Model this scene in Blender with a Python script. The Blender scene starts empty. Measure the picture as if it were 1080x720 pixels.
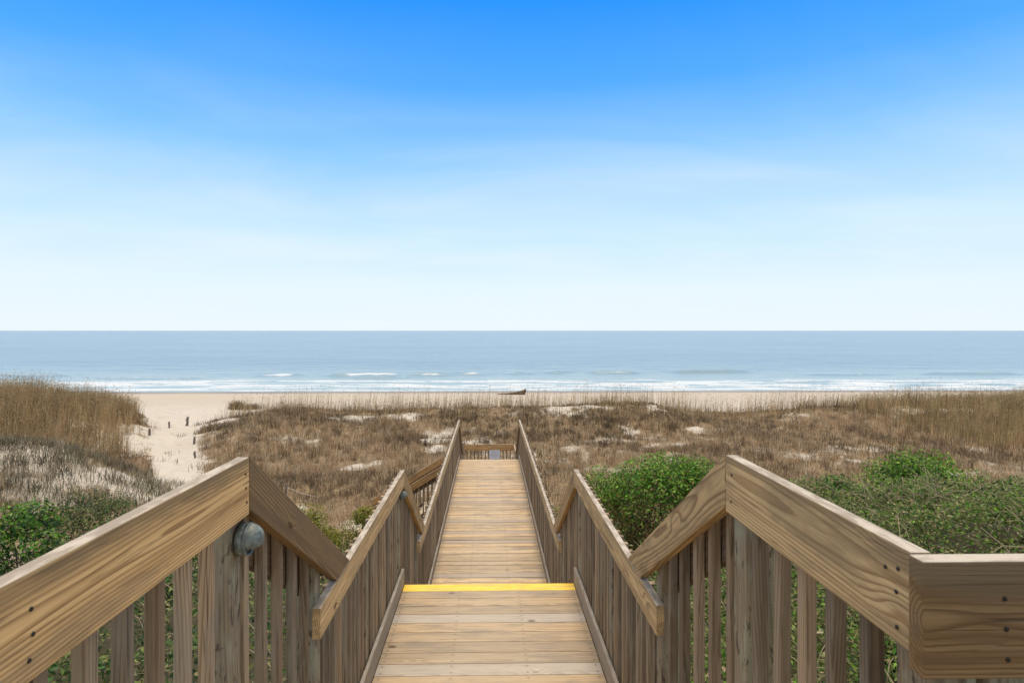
import bpy, bmesh, math, random
import numpy as np
from mathutils import Vector, Matrix

random.seed(7)
RNG = np.random.default_rng(11)
S = bpy.context.scene
COL = S.collection
CZ = 8.0                       # camera height above the sea
F = 620.0                      # focal length in photo pixels (1080 wide)
VPX, HY = 516.0, 348.5         # where the boardwalk runs to, and the horizon

# ------------------------------------------------------------------ tree / tags
def tag(o, label=None, cat=None, group=None, kind=None):
    if label: o['label'] = label
    if cat: o['category'] = cat
    if group: o['group'] = group
    if kind: o['kind'] = kind
    return o

def thing(name, label, cat, loc, group=None):
    o = bpy.data.objects.new(name, None)
    o.empty_display_size = 0.2
    o.location = loc
    COL.objects.link(o)
    return tag(o, label, cat, group)

def wpos(o):
    p = Vector((0, 0, 0))
    while o:
        p += o.location
        o = o.parent
    return p

def link(name, me, mat, parent=None, M=None, color=None):
    o = bpy.data.objects.new(name, me)
    if mat is not None and not me.materials:
        me.materials.append(mat)
    COL.objects.link(o)
    M = M or Matrix.Identity(4)
    if parent is not None:
        o.parent = parent
        M = Matrix.Translation(-wpos(parent)) @ M
    o.matrix_basis = M
    if color: o.color = (*color, 1)
    return o

def prism(name, pts, ext, grain, mat, parent, bevel=0.004, color=None):
    """polygon pts (world) pushed along ext; local X follows the grain"""
    pts = [Vector(p) for p in pts]
    ext = Vector(ext)
    X = Vector(grain).normalized()
    Y = ext.normalized()
    Z = X.cross(Y).normalized()
    if Z.z < -1e-6: Y, Z = -Y, -Z
    c = sum(pts, Vector()) / len(pts) + ext / 2
    R = Matrix((X, Y, Z)).transposed()
    Ri = R.transposed()
    bm = bmesh.new()
    a = [bm.verts.new(Ri @ (p - c)) for p in pts]
    b = [bm.verts.new(Ri @ (p + ext - c)) for p in pts]
    n = len(pts)
    bm.faces.new(a); bm.faces.new(b[::-1])
    for i in range(n):
        bm.faces.new((a[i], b[i], b[(i + 1) % n], a[(i + 1) % n]))
    bmesh.ops.recalc_face_normals(bm, faces=bm.faces)
    if bevel:
        bmesh.ops.bevel(bm, geom=list(bm.edges), offset=bevel, segments=2, profile=0.6, affect='EDGES')
    me = bpy.data.meshes.new(name)
    bm.to_mesh(me); bm.free()
    return link(name, me, mat, parent, Matrix.Translation(c) @ R.to_4x4(), color)

def box(name, lo, hi, mat, parent, grain='X', bevel=0.004, color=None):
    x0, y0, z0 = lo; x1, y1, z1 = hi
    if grain == 'X':
        return prism(name, [(x0,y0,z0),(x1,y0,z0),(x1,y0,z1),(x0,y0,z1)], (0,y1-y0,0), (1,0,0), mat, parent, bevel, color)
    if grain == 'Y':
        return prism(name, [(x0,y0,z0),(x0,y1,z0),(x0,y1,z1),(x0,y0,z1)], (x1-x0,0,0), (0,1,0), mat, parent, bevel, color)
    return prism(name, [(x0,y0,z0),(x0,y1,z0),(x0,y1,z1),(x0,y0,z1)], (x1-x0,0,0), (0,0,1), mat, parent, bevel, color)

def yz(name, pts, x0, x1, grain, mat, parent, bevel=0.004, color=None):
    """a board cut in the (depth, height) plane, heights given below the camera"""
    return prism(name, [(x0, d, z + CZ) for d, z in pts], (x1 - x0, 0, 0), (0, grain[0], grain[1]), mat, parent, bevel, color)

def tube(bm, pts, radii, seg=8, jitter=0.0):
    pts = [Vector(p) for p in pts]
    rings = []
    up = Vector((0.31, 0.17, 1)).normalized()
    for i, p in enumerate(pts):
        t = (pts[min(i+1, len(pts)-1)] - pts[max(i-1, 0)]).normalized()
        u = t.cross(up)
        if u.length < 1e-3: u = t.cross(Vector((1, 0, 0)))
        u.normalize(); v = t.cross(u)
        rings.append([bm.verts.new(p + (u*math.cos(k*2*math.pi/seg) + v*math.sin(k*2*math.pi/seg)) * radii[i] * (1 + random.uniform(-jitter, jitter))) for k in range(seg)])
    for a, b in zip(rings, rings[1:]):
        for k in range(seg):
            bm.faces.new((a[k], a[(k+1) % seg], b[(k+1) % seg], b[k]))
    bm.faces.new(rings[0][::-1]); bm.faces.new(rings[-1])

def bm_obj(name, bm, mat, parent=None, M=None, smooth=True):
    bmesh.ops.recalc_face_normals(bm, faces=bm.faces)
    me = bpy.data.meshes.new(name); bm.to_mesh(me); bm.free()
    if smooth: me.shade_smooth()
    return link(name, me, mat, parent, M)

# ------------------------------------------------------------------ node helpers
class NT:
    def __init__(s, mat):
        s.t = mat.node_tree
        s.t.nodes.clear()
    def n(s, typ, **kw):
        nd = s.t.nodes.new(typ)
        for k, v in kw.items():
            if k.startswith('_'):
                setattr(nd, k[1:], v)
        return nd
    def put(s, sock, v):
        if v is None: return
        if isinstance(v, bpy.types.NodeSocket): s.t.links.new(v, sock)
        else: sock.default_value = v
    def math(s, op, a, b=None, c=None, clamp=False):
        nd = s.t.nodes.new('ShaderNodeMath'); nd.operation = op; nd.use_clamp = clamp
        s.put(nd.inputs[0], a); s.put(nd.inputs[1], b); s.put(nd.inputs[2], c)
        return nd.outputs[0]
    def vmath(s, op, a, b=None, scale=None):
        nd = s.t.nodes.new('ShaderNodeVectorMath'); nd.operation = op
        s.put(nd.inputs[0], a); s.put(nd.inputs[1], b)
        if scale is not None: s.put(nd.inputs['Scale'], scale)
        return nd.outputs['Value'] if op in ('LENGTH', 'DISTANCE', 'DOT_PRODUCT') else nd.outputs[0]
    def noise(s, vec, scale, detail=3, rough=0.55, dist=0.0):
        nd = s.t.nodes.new('ShaderNodeTexNoise')
        s.put(nd.inputs['Vector'], vec); s.put(nd.inputs['Scale'], scale)
        nd.inputs['Detail'].default_value = detail; nd.inputs['Roughness'].default_value = rough
        nd.inputs['Distortion'].default_value = dist
        return nd.outputs['Fac']
    def ramp(s, fac, stops, interp='LINEAR'):
        nd = s.t.nodes.new('ShaderNodeValToRGB'); s.put(nd.inputs[0], fac)
        cr = nd.color_ramp; cr.interpolation = interp
        while len(cr.elements) < len(stops): cr.elements.new(0.5)
        for e, (p, c) in zip(cr.elements, stops):
            e.position = p
            e.color = (c, c, c, 1) if isinstance(c, (int, float)) else (*c, 1)
        return nd.outputs[0]
    def mix(s, fac, a, b, mode='MIX'):
        nd = s.t.nodes.new('ShaderNodeMix'); nd.data_type = 'RGBA'; nd.blend_type = mode
        s.put(nd.inputs[0], fac)
        for k, v in ((6, a), (7, b)):
            if isinstance(v, tuple) and len(v) == 3: v = (*v, 1)
            s.put(nd.inputs[k], v)
        return nd.outputs[2]
    def sstep(s, v, a, b):
        nd = s.t.nodes.new('ShaderNodeMapRange'); nd.interpolation_type = 'SMOOTHSTEP'
        s.put(nd.inputs[0], v); nd.inputs[1].default_value = a; nd.inputs[2].default_value = b
        return nd.outputs[0]
    def bump(s, h, strength, dist, normal=None):
        nd = s.t.nodes.new('ShaderNodeBump')
        s.put(nd.inputs['Height'], h); nd.inputs['Strength'].default_value = strength
        nd.inputs['Distance'].default_value = dist
        if normal is not None: s.put(nd.inputs['Normal'], normal)
        return nd.outputs[0]
    def principled(s, color, rough=0.7, normal=None, spec=0.3, **kw):
        b = s.t.nodes.new('ShaderNodeBsdfPrincipled')
        if isinstance(color, tuple) and len(color) == 3: color = (*color, 1)
        s.put(b.inputs['Base Color'], color); s.put(b.inputs['Roughness'], rough)
        s.put(b.inputs['Specular IOR Level'], spec)
        if normal is not None: s.put(b.inputs['Normal'], normal)
        for k, v in kw.items(): s.put(b.inputs[k.replace('_', ' ')], v)
        return b.outputs[0]
    def out(s, sh):
        o = s.t.nodes.new('ShaderNodeOutputMaterial'); s.t.links.new(sh, o.inputs[0])

def new_mat(name):
    m = bpy.data.materials.new(name); m.use_nodes = True
    return m, NT(m)

def wood(name, light, dark, grey, grey_amt=0.3, ring=0.0075, knots=True, top=0.0, moss=0.0, fig=1.0, edge=0.0, nails=False):
    """sawn pine: growth rings cut by the board, knots that bend them, fibres, checks, weathering"""
    m, t = new_mat(name)
    tc = t.n('ShaderNodeTexCoord'); oi = t.n('ShaderNodeObjectInfo')
    P = tc.outputs['Object']; rnd = oi.outputs['Random']
    sep = t.n('ShaderNodeSeparateXYZ'); t.put(sep.inputs[0], P)
    x, y, z = sep.outputs
    off = t.n('ShaderNodeCombineXYZ')
    t.put(off.inputs[0], t.math('MULTIPLY', rnd, 91.7)); t.put(off.inputs[1], t.math('MULTIPLY', rnd, 37.3)); t.put(off.inputs[2], t.math('MULTIPLY', rnd, 53.9))
    Q = t.vmath('ADD', P, off.outputs[0])
    wav = t.vmath('MULTIPLY', Q, (1.3, 5.0, 5.0))
    r2 = t.math('FRACT', t.math('MULTIPLY', rnd, 17.31)); r3 = t.math('FRACT', t.math('MULTIPLY', rnd, 41.77))
    # pith axis, a little off the face and tilted along the board
    tilt = t.math('MULTIPLY', t.math('SUBTRACT', r3, 0.5), 0.10)
    oy = t.math('ADD', y, t.math('ADD', t.math('MULTIPLY_ADD', r2, 0.05, 0.022), t.math('MULTIPLY', t.math('SUBTRACT', t.noise(Q, 1.1, 1), 0.5), 0.05)))
    oz = t.math('ADD', z, t.math('ADD', t.math('MULTIPLY_ADD', r3, 0.12, -0.06), t.math('MULTIPLY', x, tilt)))
    oz = t.math('ADD', oz, t.math('MULTIPLY', t.math('SUBTRACT', t.noise(wav, 1.0, 2), 0.5), 0.024 * fig))
    r = t.math('SQRT', t.math('ADD', t.math('MULTIPLY', oy, oy), t.math('MULTIPLY', oz, oz)))
    knot = None
    if knots:
        vo = t.n('ShaderNodeTexVoronoi'); vo.inputs['Scale'].default_value = 1.0
        t.put(vo.inputs['Vector'], t.vmath('MULTIPLY', Q, (3.4, 6.0, 9.0)))
        kd = vo.outputs['Distance']
        sc = t.n('ShaderNodeSeparateColor'); t.put(sc.inputs[0], vo.outputs['Color'])
        pick = t.math('GREATER_THAN', sc.outputs[0], 0.76)
        g = t.math('EXPONENT', t.math('MULTIPLY', t.math('MULTIPLY', kd, kd), -14.0))
        r = t.math('ADD', r, t.math('MULTIPLY', t.math('MULTIPLY', g, pick), 0.028))
        knot = t.math('MULTIPLY', t.sstep(kd, 0.15, 0.07), pick)
    ph = t.math('FRACT', t.math('ADD', t.math('DIVIDE', r, ring), t.math('MULTIPLY', t.noise(t.vmath('MULTIPLY', Q, (2, 22, 22)), 1.0, 2), 0.5)))
    late = t.ramp(ph, [(0.0, 0.15), (0.12, 0.0), (0.5, 0.12), (0.82, 0.9), (0.94, 1.0), (1.0, 0.2)])
    fib = t.noise(t.vmath('MULTIPLY', Q, (7, 330, 330)), 1.0, 2)
    broad = t.noise(t.vmath('MULTIPLY', Q, (1.0, 9, 9)), 1.0, 3)
    band = t.noise(t.vmath('MULTIPLY', Q, (0.7, 26, 26)), 1.0, 2)
    col = t.mix(t.math('MULTIPLY', late, t.math('MULTIPLY_ADD', broad, 0.7, 0.42), clamp=True), light, dark)
    col = t.mix(t.sstep(band, 0.45, 0.72), col, tuple(0.62*a + 0.38*b for a, b in zip(dark, light)))
    col = t.mix(1.0, col, oi.outputs['Color'], 'MULTIPLY')
    # greyed, stained places
    st = t.noise(t.vmath('MULTIPLY', Q, (2.2, 11, 11)), 1.0, 4, 0.62)
    gfac = t.math('MULTIPLY', t.sstep(st, 0.46, 0.68), grey_amt)
    col = t.mix(gfac, col, grey)
    sk = t.noise(t.vmath('MULTIPLY', Q, (4.5, 75, 75)), 1.0, 3, 0.6)
    col = t.mix(t.math('MULTIPLY', t.sstep(sk, 0.56, 0.70), 0.42), col, tuple(.55*c for c in dark))
    chk = t.noise(t.vmath('MULTIPLY', Q, (2.6, 120, 120)), 1.0, 1)
    chk = t.sstep(chk, 0.70, 0.76)
    col = t.mix(t.math('MULTIPLY', chk, 0.65), col, (0.045, 0.03, 0.02))
    if knot is not None:
        col = t.mix(t.math('MULTIPLY', knot, 0.8), col, (0.075, 0.036, 0.016))
    if moss:
        mo = t.noise(t.vmath('MULTIPLY', Q, (5, 16, 16)), 1.0, 4, 0.6)
        col = t.mix(t.math('MULTIPLY', t.sstep(mo, 0.48, 0.66), moss), col, (0.36, 0.345, 0.225))
        sp = t.noise(t.vmath('MULTIPLY', Q, (14, 40, 40)), 1.0, 3, 0.6)
        col = t.mix(t.math('MULTIPLY', t.sstep(sp, 0.58, 0.66), moss), col, (0.06, 0.045, 0.033))
    if nails:  # sunk nail heads in pairs over the joists
        ax = t.math('ABSOLUTE', x)
        dx = t.math('MINIMUM', t.math('ABSOLUTE', t.math('SUBTRACT', ax, 0.735)), t.math('MINIMUM', t.math('ABSOLUTE', t.math('SUBTRACT', ax, 0.26)), 10.0))
        dy = t.math('SUBTRACT', t.math('ABSOLUTE', y), 0.038)
        dd = t.math('SQRT', t.math('ADD', t.math('MULTIPLY', dx, dx), t.math('MULTIPLY', dy, dy)))
        col = t.mix(t.math('MULTIPLY', t.sstep(dd, 0.0075, 0.004), 0.7), col, (0.05, 0.038, 0.028))
        rim = t.math('MULTIPLY', t.sstep(dd, 0.022, 0.008), 0.16)
        col = t.mix(rim, col, (0.16, 0.12, 0.085))
        wear = t.math('MULTIPLY', t.sstep(t.math('ADD', ax, t.math('MULTIPLY', t.noise(Q, 2.5, 3), 0.35)), 0.75, 0.35), 0.22)
        col = t.mix(wear, col, (0.52, 0.43, 0.30))
    if edge:   # grey-brown weather stain creeping down from the upper arris
        en = t.noise(t.vmath('MULTIPLY', Q, (3, 24, 24)), 1.0, 4, 0.6)
        ez = t.sstep(t.math('ADD', z, t.math('MULTIPLY', t.math('SUBTRACT', en, 0.5), 0.13)), 0.035, 0.085)
        col = t.mix(t.math('MULTIPLY', ez, edge), col, (0.17, 0.125, 0.07))
    val = t.math('MULTIPLY_ADD', fib, 0.5, 0.75)
    vc = t.n('ShaderNodeCombineColor')
    for i in range(3): t.put(vc.inputs[i], val)
    col = t.mix(1.0, col, vc.outputs[0], 'MULTIPLY')
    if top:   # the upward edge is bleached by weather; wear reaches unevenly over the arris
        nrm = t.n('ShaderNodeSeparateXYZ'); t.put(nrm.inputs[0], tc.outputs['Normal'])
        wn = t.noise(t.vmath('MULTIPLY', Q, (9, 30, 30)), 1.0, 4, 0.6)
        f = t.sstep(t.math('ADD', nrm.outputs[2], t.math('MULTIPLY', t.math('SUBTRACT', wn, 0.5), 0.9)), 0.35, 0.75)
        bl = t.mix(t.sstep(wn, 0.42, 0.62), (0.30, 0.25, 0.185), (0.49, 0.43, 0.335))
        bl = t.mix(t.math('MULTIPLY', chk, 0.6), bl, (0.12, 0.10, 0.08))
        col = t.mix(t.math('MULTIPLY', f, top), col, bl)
    h = t.math('SUBTRACT', t.math('MULTIPLY_ADD', late, 0.35, t.math('MULTIPLY', fib, 0.5)), t.math('MULTIPLY', chk, 1.6))
    nb = t.bump(h, 0.5, 0.0012)
    t.out(t.principled(col, t.math('MULTIPLY_ADD', fib, 0.2, 0.62), nb, 0.22))
    return m

def plain(name, color, rough=0.6, var=0.25, scale=20, metallic=0.0, spec=0.4):
    m, t = new_mat(name)
    tc = t.n('ShaderNodeTexCoord')
    n = t.noise(tc.outputs['Object'], scale, 4, 0.6)
    col = t.mix(t.sstep(n, 0.3, 0.7), tuple(c * (1 - var) for c in color), tuple(min(1, c * (1 + var)) for c in color))
    t.out(t.principled(col, rough, t.bump(n, 0.25, 0.003), spec, Metallic=metallic))
    return m

def leafy(name, rough=0.5, trans=0.35, spec=0.4):
    """colour per leaf / blade comes from the mesh"""
    m, t = new_mat(name)
    at = t.n('ShaderNodeAttribute'); at.attribute_name = 'Col'
    b = t.principled(at.outputs['Color'], rough, None, spec)
    tr = t.n('ShaderNodeBsdfTranslucent'); t.put(tr.inputs[0], at.outputs['Color'])
    mx = t.n('ShaderNodeMixShader'); mx.inputs[0].default_value = trans
    t.put(mx.inputs[1], b); t.put(mx.inputs[2], tr.outputs[0])
    t.out(mx.outputs[0])
    return m

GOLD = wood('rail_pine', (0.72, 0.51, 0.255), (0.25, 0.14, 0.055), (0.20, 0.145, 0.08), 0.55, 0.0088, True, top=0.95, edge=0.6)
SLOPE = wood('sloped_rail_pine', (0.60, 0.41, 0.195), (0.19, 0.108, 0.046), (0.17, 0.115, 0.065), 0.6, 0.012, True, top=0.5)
DECK = wood('deck_pine', (0.57, 0.455, 0.295), (0.29, 0.205, 0.115), (0.25, 0.205, 0.15), 0.85, 0.010, True, nails=True)
GREYW = wood('bleached_plank', (0.47, 0.405, 0.325), (0.31, 0.255, 0.19), (0.36, 0.315, 0.255), 0.5, 0.010, True, nails=True)
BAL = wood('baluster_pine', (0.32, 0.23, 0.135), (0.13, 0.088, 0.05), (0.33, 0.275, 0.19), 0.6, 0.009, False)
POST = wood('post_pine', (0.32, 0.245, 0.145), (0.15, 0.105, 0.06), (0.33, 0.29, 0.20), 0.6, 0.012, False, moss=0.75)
TOE = wood('toe_board_pine', (0.38, 0.31, 0.22), (0.21, 0.16, 0.105), (0.31, 0.27, 0.205), 0.6, 0.010, False, top=0.4)
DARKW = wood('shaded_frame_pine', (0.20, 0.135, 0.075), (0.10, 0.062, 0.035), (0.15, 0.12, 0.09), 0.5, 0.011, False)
YEL = None
def yellow_paint():
    m, t = new_mat('yellow_nosing_paint')
    tc = t.n('ShaderNodeTexCoord')
    n = t.noise(t.vmath('MULTIPLY', tc.outputs['Object'], (3, 40, 40)), 1.0, 4, 0.65)
    n2 = t.noise(t.vmath('MULTIPLY', tc.outputs['Object'], (8, 90, 90)), 1.0, 2)
    col = t.mix(t.sstep(n2, 0.35, 0.7), (0.80, 0.50, 0.03), (0.92, 0.64, 0.09))
    col = t.mix(t.math('MULTIPLY', t.sstep(n, 0.54, 0.68), 0.75), col, (0.42, 0.30, 0.16))
    t.out(t.principled(col, 0.55, t.bump(n2, 0.4, 0.001), 0.4))
    return m
YEL = yellow_paint()
IRON = plain('dark_bolt_iron', (0.035, 0.028, 0.022), 0.7, 0.3, 60, 0.3)
VERD = plain('verdigris_copper', (0.16, 0.18, 0.15), 0.5, 0.4, 55, 0.1)
LENS = plain('frosted_lens', (0.35, 0.36, 0.34), 0.3, 0.1, 30)
SIGN = plain('sign_white', (0.72, 0.73, 0.74), 0.5, 0.06, 9)
SIGNINK = plain('sign_grey_ink', (0.33, 0.37, 0.43), 0.6, 0.2, 9)
DRIFT = plain('driftwood', (0.13, 0.085, 0.05), 0.85, 0.4, 6)
ROPE = plain('rope_fibre', (0.52, 0.45, 0.35), 0.9, 0.2, 60)
OLDPOST = plain('weathered_post', (0.17, 0.14, 0.11), 0.9, 0.4, 20)
STEM = plain('shrub_bark', (0.14, 0.10, 0.065), 0.9, 0.35, 30)
LEAF = leafy('leaf', 0.58, 0.3, 0.25)
STRAW = leafy('straw', 0.75, 0.3, 0.2)

def tint(a=0.86, b=1.12, warm=0.05):
    v = random.uniform(a, b); w = random.uniform(-warm, warm)
    return (v * (1 + w), v, v * (1 - w))

# ------------------------------------------------------------------ terrain (heights below the camera, x right, d away)
def sst(x, a, b):
    t = np.clip((x - a) / (b - a), 0, 1)
    return t * t * (3 - 2 * t)

_perm = np.random.default_rng(5).random((257, 257))
def vnoise(x, y):
    xi = np.floor(x).astype(int); yi = np.floor(y).astype(int)
    fx = x - xi; fy = y - yi
    fx = fx*fx*(3-2*fx); fy = fy*fy*(3-2*fy)
    xi &= 255; yi &= 255
    p = _perm
    return (p[xi, yi]*(1-fx)*(1-fy) + p[xi+1, yi]*fx*(1-fy) + p[xi, yi+1]*(1-fx)*fy + p[xi+1, yi+1]*fx*fy)
def fbm(x, y, o=4):
    x = np.asarray(x, float); y = np.asarray(y, float)
    s = 0; a = 0.5
    for k in range(o):
        s = s + a * vnoise(x + 31.7*k, y + 11.3*k); x = x*2.03; y = y*2.03; a *= 0.5
    return s / (1 - 0.5**o)

CREST_X = [-24, -20.4, -18, -14.6, -12.6, -4.5, 1.6, 7, 11.8, 13.8, 16.5, 19.2, 22.6, 26, 32.8, 38, 60]
CREST_Z = [-6.9, -6.8, -6.2, -5.75, -5.6, -5.6, -5.7, -5.5, -5.4, -5.95, -6.35, -6.1, -5.7, -5.6, -5.45, -5.15, -5.1]
def path_x(d): return np.interp(d, [0, 20, 26, 35, 45, 60], [-10.5, -10.7, -13.6, -18.6, -24.0, -33.0])
def path_w(d): return np.interp(d, [15, 26, 35, 42, 48], [0.8, 1.25, 1.55, 2.5, 5.2])
def height(x, d):
    x = np.asarray(x, float); d = np.asarray(d, float)
    b = np.interp(d, [-60, 3, 6, 10, 15, 20, 33, 38, 50, 56, 78, 100, 220], [-3.6, -3.5, -3.8, -4.4, -5.4, -6.15, -6.3, -6.45, -6.95, -7.1, -8.02, -8.9, -12])
    cz = np.interp(x, CREST_X, CREST_Z)
    dc = 41.5 + 2.5 * (fbm(x*0.09, x*0 + 3.3, 2) - 0.5) * 2
    pr = np.exp(-np.where(d < dc, (d - dc)/5.5, (d - dc)/4.5)**2)
    h = b + np.maximum(cz - b, 0) * pr
    m2 = sst(-x, 16.8, 29.5) * np.exp(-(np.maximum(np.abs(d - 34.5) - 2.5, 0)/5.5)**2)
    h = h + 2.1 * m2 * np.where(d > 0, 1, 0)
    f1 = np.where(x > -14.5, np.exp(-((x + 14.5)/4.2)**2), 1.0) * np.exp(-((d - 17.8)/4.6)**2)
    h = h + 2.25 * f1
    rm = sst(x, 2.6, 7.0) * np.exp(-(np.maximum(np.abs(d - 9.0) - 1.5, 0)/4.0)**2)
    h = h + 1.0 * rm
    fade = sst(d, 75, 62)
    h = h + fade * ((fbm(x*0.22, d*0.22, 4) - 0.5) * 0.75 * sst(d, 60, 46) + (fbm(x*0.9+9, d*0.9, 3) - 0.5) * 0.16)
    pm = np.exp(-((x - path_x(d))/(path_w(d)*1.1))**2) * sst(d, 17, 23) * sst(d, 52, 44)
    h = h - 0.28 * pm
    # level pad under the walkway end
    return h

def ground_at(px, py):
    """first point of the terrain along the sight line through a photo pixel"""
    ds = np.arange(4, 90, 0.1)
    xs = (px - VPX) / F * ds
    rz = -(py - HY) / F * ds
    hit = np.nonzero(rz <= height(xs, ds))[0]
    i = hit[0] if len(hit) else len(ds) - 1
    return float(xs[i]), float(ds[i]), float(height(xs[i], ds[i]))

BARE = []
for px, py, r in [(455, 464, 1.2), (462, 473, 0.8), (392, 490, 1.0), (375, 493, 0.7), (665, 455, 1.15), (690, 462, 0.8), (590, 431, 1.5), (565, 428, 1.0), (615, 428, 1.1),
                  (430, 438, 1.3), (375, 440, 1.5), (350, 441, 0.9), (690, 430, 1.1), (640, 430, 0.9), (735, 455, 0.9), (720, 470, 0.6), (310, 535, 0.7), (120, 456, 3.2), (95, 448, 2.0),
                  (150, 466, 2.0), (60, 474, 1.2), (20, 482, 1.0), (100, 476, 1.2), (145, 480, 0.8), (70, 492, 0.9), (905, 487, 0.6), (800, 430, 1.4), (740, 434, 1.6), (960, 433, 1.2), (1010, 434, 1.0), (1035, 475, 0.6)]:
    BARE.append((*ground_at(px, py)[:2], r))

def veg(x, d):
    """0 bare sand .. 1 thick dry grass"""
    x = np.asarray(x, float); d = np.asarray(d, float)
    n = fbm(x*0.33 + 7, d*0.33, 4)
    v = np.clip(0.80 + (n - 0.42) * 2.8, 0, 1) * (.5 + .5*sst(fbm(x*1.9 + 4, d*1.9, 3), .30, .50))
    dc = 46.5 + 3.5 * (fbm(x*0.25, d*0.1 + 5, 3) - 0.5) * 2
    v = v * sst(d, dc + 1.2, dc - 1.2)
    w = path_w(d) * (1 + 0.5 * (fbm(x*0.8, d*0.8, 2) - 0.5))
    pd = np.abs(x - path_x(d)) / w
    v = v * np.where(d > 17, sst(pd + .5*(fbm(x*1.7, d*1.7, 3) - .5), 0.65, 1.45), 1)
    v = v * (1 - .5 * np.exp(-((d - 17.5)/3.2)**2) * sst(-x, 7, 10))
    for bx, bd, r in BARE:
        q = np.hypot(x - bx, (d - bd) * 0.75) / r * (0.7 + 0.6 * fbm(x*1.3, d*1.3 + bx, 3))
        v = v * (0.14 + 0.86 * sst(q + 1.6*(fbm(x*2.6 + 5, d*2.6, 3) - .5), 0.25, 1.2))
    return v

def axis(lo, hi, step, far, k=1.35):
    a = list(np.arange(lo, hi + 1e-6, step)); s = step
    b, c = [], []
    p = hi
    while p < far[1]: s *= k; p += s; b.append(p)
    s = step; p = lo
    while p > far[0]: s *= k; p -= s; c.append(p)
    return np.array(c[::-1] + a + b)

def grid_mesh(name, X, Y, Zf, attrs):
    gx, gy = np.meshgrid(X, Y)
    z = Zf(gx, gy)
    co = np.stack([gx, gy, z], -1).reshape(-1, 3)
    nx, ny = len(X), len(Y)
    i = (np.arange(ny-1)[:, None]*nx + np.arange(nx-1)[None, :]).reshape(-1)
    q = np.stack([i, i+1, i+nx+1, i+nx], -1)
    me = mesh_from(name, co, q)
    for an, fn in attrs.items():
        a = me.attributes.new(an, 'FLOAT', 'POINT')
        a.data.foreach_set('value', np.asarray(fn(gx, gy), np.float32).reshape(-1))
    me.shade_smooth()
    return me

def mesh_from(name, co, faces, col=None):
    me = bpy.data.meshes.new(name)
    me.vertices.add(len(co)); me.vertices.foreach_set('co', np.asarray(co, np.float32).reshape(-1))
    nf, k = faces.shape
    me.loops.add(nf*k); me.loops.foreach_set('vertex_index', faces.astype(np.int32).reshape(-1))
    me.polygons.add(nf)
    me.polygons.foreach_set('loop_start', np.arange(0, nf*k, k, dtype=np.int32))
    me.update(calc_edges=True)
    if col is not None:
        a = me.color_attributes.new('Col', 'FLOAT_COLOR', 'POINT')
        c4 = np.ones((len(co), 4), np.float32); c4[:, :3] = col
        a.data.foreach_set('color', c4.reshape(-1))
    return me

def sand_mat():
    m, t = new_mat('dune_sand')
    geo = t.n('ShaderNodeNewGeometry'); P = geo.outputs['Position']
    at = t.n('ShaderNodeAttribute'); at.attribute_name = 'litter'
    soil = t.n('ShaderNodeAttribute'); soil.attribute_name = 'soil'
    sp = t.n('ShaderNodeSeparateXYZ'); t.put(sp.inputs[0], P)
    big = t.noise(P, 0.35, 4); mid = t.noise(P, 2.3, 5, 0.6); fine = t.noise(P, 60, 3, 0.7)
    sand = t.mix(big, (0.46, 0.405, 0.315), (0.56, 0.505, 0.415))
    sand = t.mix(t.sstep(mid, 0.5, 0.75), sand, (0.40, 0.345, 0.26))
    lit = t.mix(t.sstep(t.noise(P, 7.0, 6, 0.75), .35, .65), (0.115, 0.078, 0.04), (0.30, 0.215, 0.115))
    lf = t.math('ADD', at.outputs['Fac'], t.math('MULTIPLY', t.math('SUBTRACT', t.noise(P, 5.0, 5, 0.7), 0.5), 0.9))
    col = t.mix(t.sstep(lf, 0.10, 0.55), sand, lit)
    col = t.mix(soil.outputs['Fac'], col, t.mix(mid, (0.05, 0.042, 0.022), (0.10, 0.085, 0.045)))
    zz = t.math('ADD', sp.outputs[2], t.math('MULTIPLY', t.math('SUBTRACT', t.noise(t.vmath('MULTIPLY', P, (0.12, 0.6, 1)), 1.0, 3), 0.5), 0.22))
    beach = t.sstep(sp.outputs[1], 50, 62)
    col = t.mix(beach, col, t.mix(t.noise(t.vmath('MULTIPLY', P, (0.08, 0.5, 1)), 1.0, 4), (0.42, 0.36, 0.27), (0.50, 0.435, 0.34)))
    wet = t.math('MULTIPLY', t.sstep(zz, 0.22, 0.06), beach)
    col = t.mix(wet, col, (0.235, 0.19, 0.135))
    val = t.math('MULTIPLY_ADD', fine, 0.35, 0.82)
    vc = t.n('ShaderNodeCombineColor')
    for i in range(3): t.put(vc.inputs[i], val)
    col = t.mix(1.0, col, vc.outputs[0], 'MULTIPLY')
    h = t.math('ADD', t.math('MULTIPLY', t.noise(P, 3.2, 4, 0.6), 0.10), t.math('MULTIPLY', fine, 0.006))
    t.out(t.principled(col, t.math('MULTIPLY_ADD', wet, -0.5, 0.92), t.bump(h, 0.8, 1.0), 0.25))
    return m

TX = axis(-46, 46, 0.3, (-3000, 3000), 1.3); TY = axis(-4, 80, 0.3, (-400, 260), 1.3)
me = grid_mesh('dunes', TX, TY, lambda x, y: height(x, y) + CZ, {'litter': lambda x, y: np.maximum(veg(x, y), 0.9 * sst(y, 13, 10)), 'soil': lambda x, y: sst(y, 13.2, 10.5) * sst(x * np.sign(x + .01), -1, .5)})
tag(link('dunes', me, sand_mat()), kind='structure')

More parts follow.
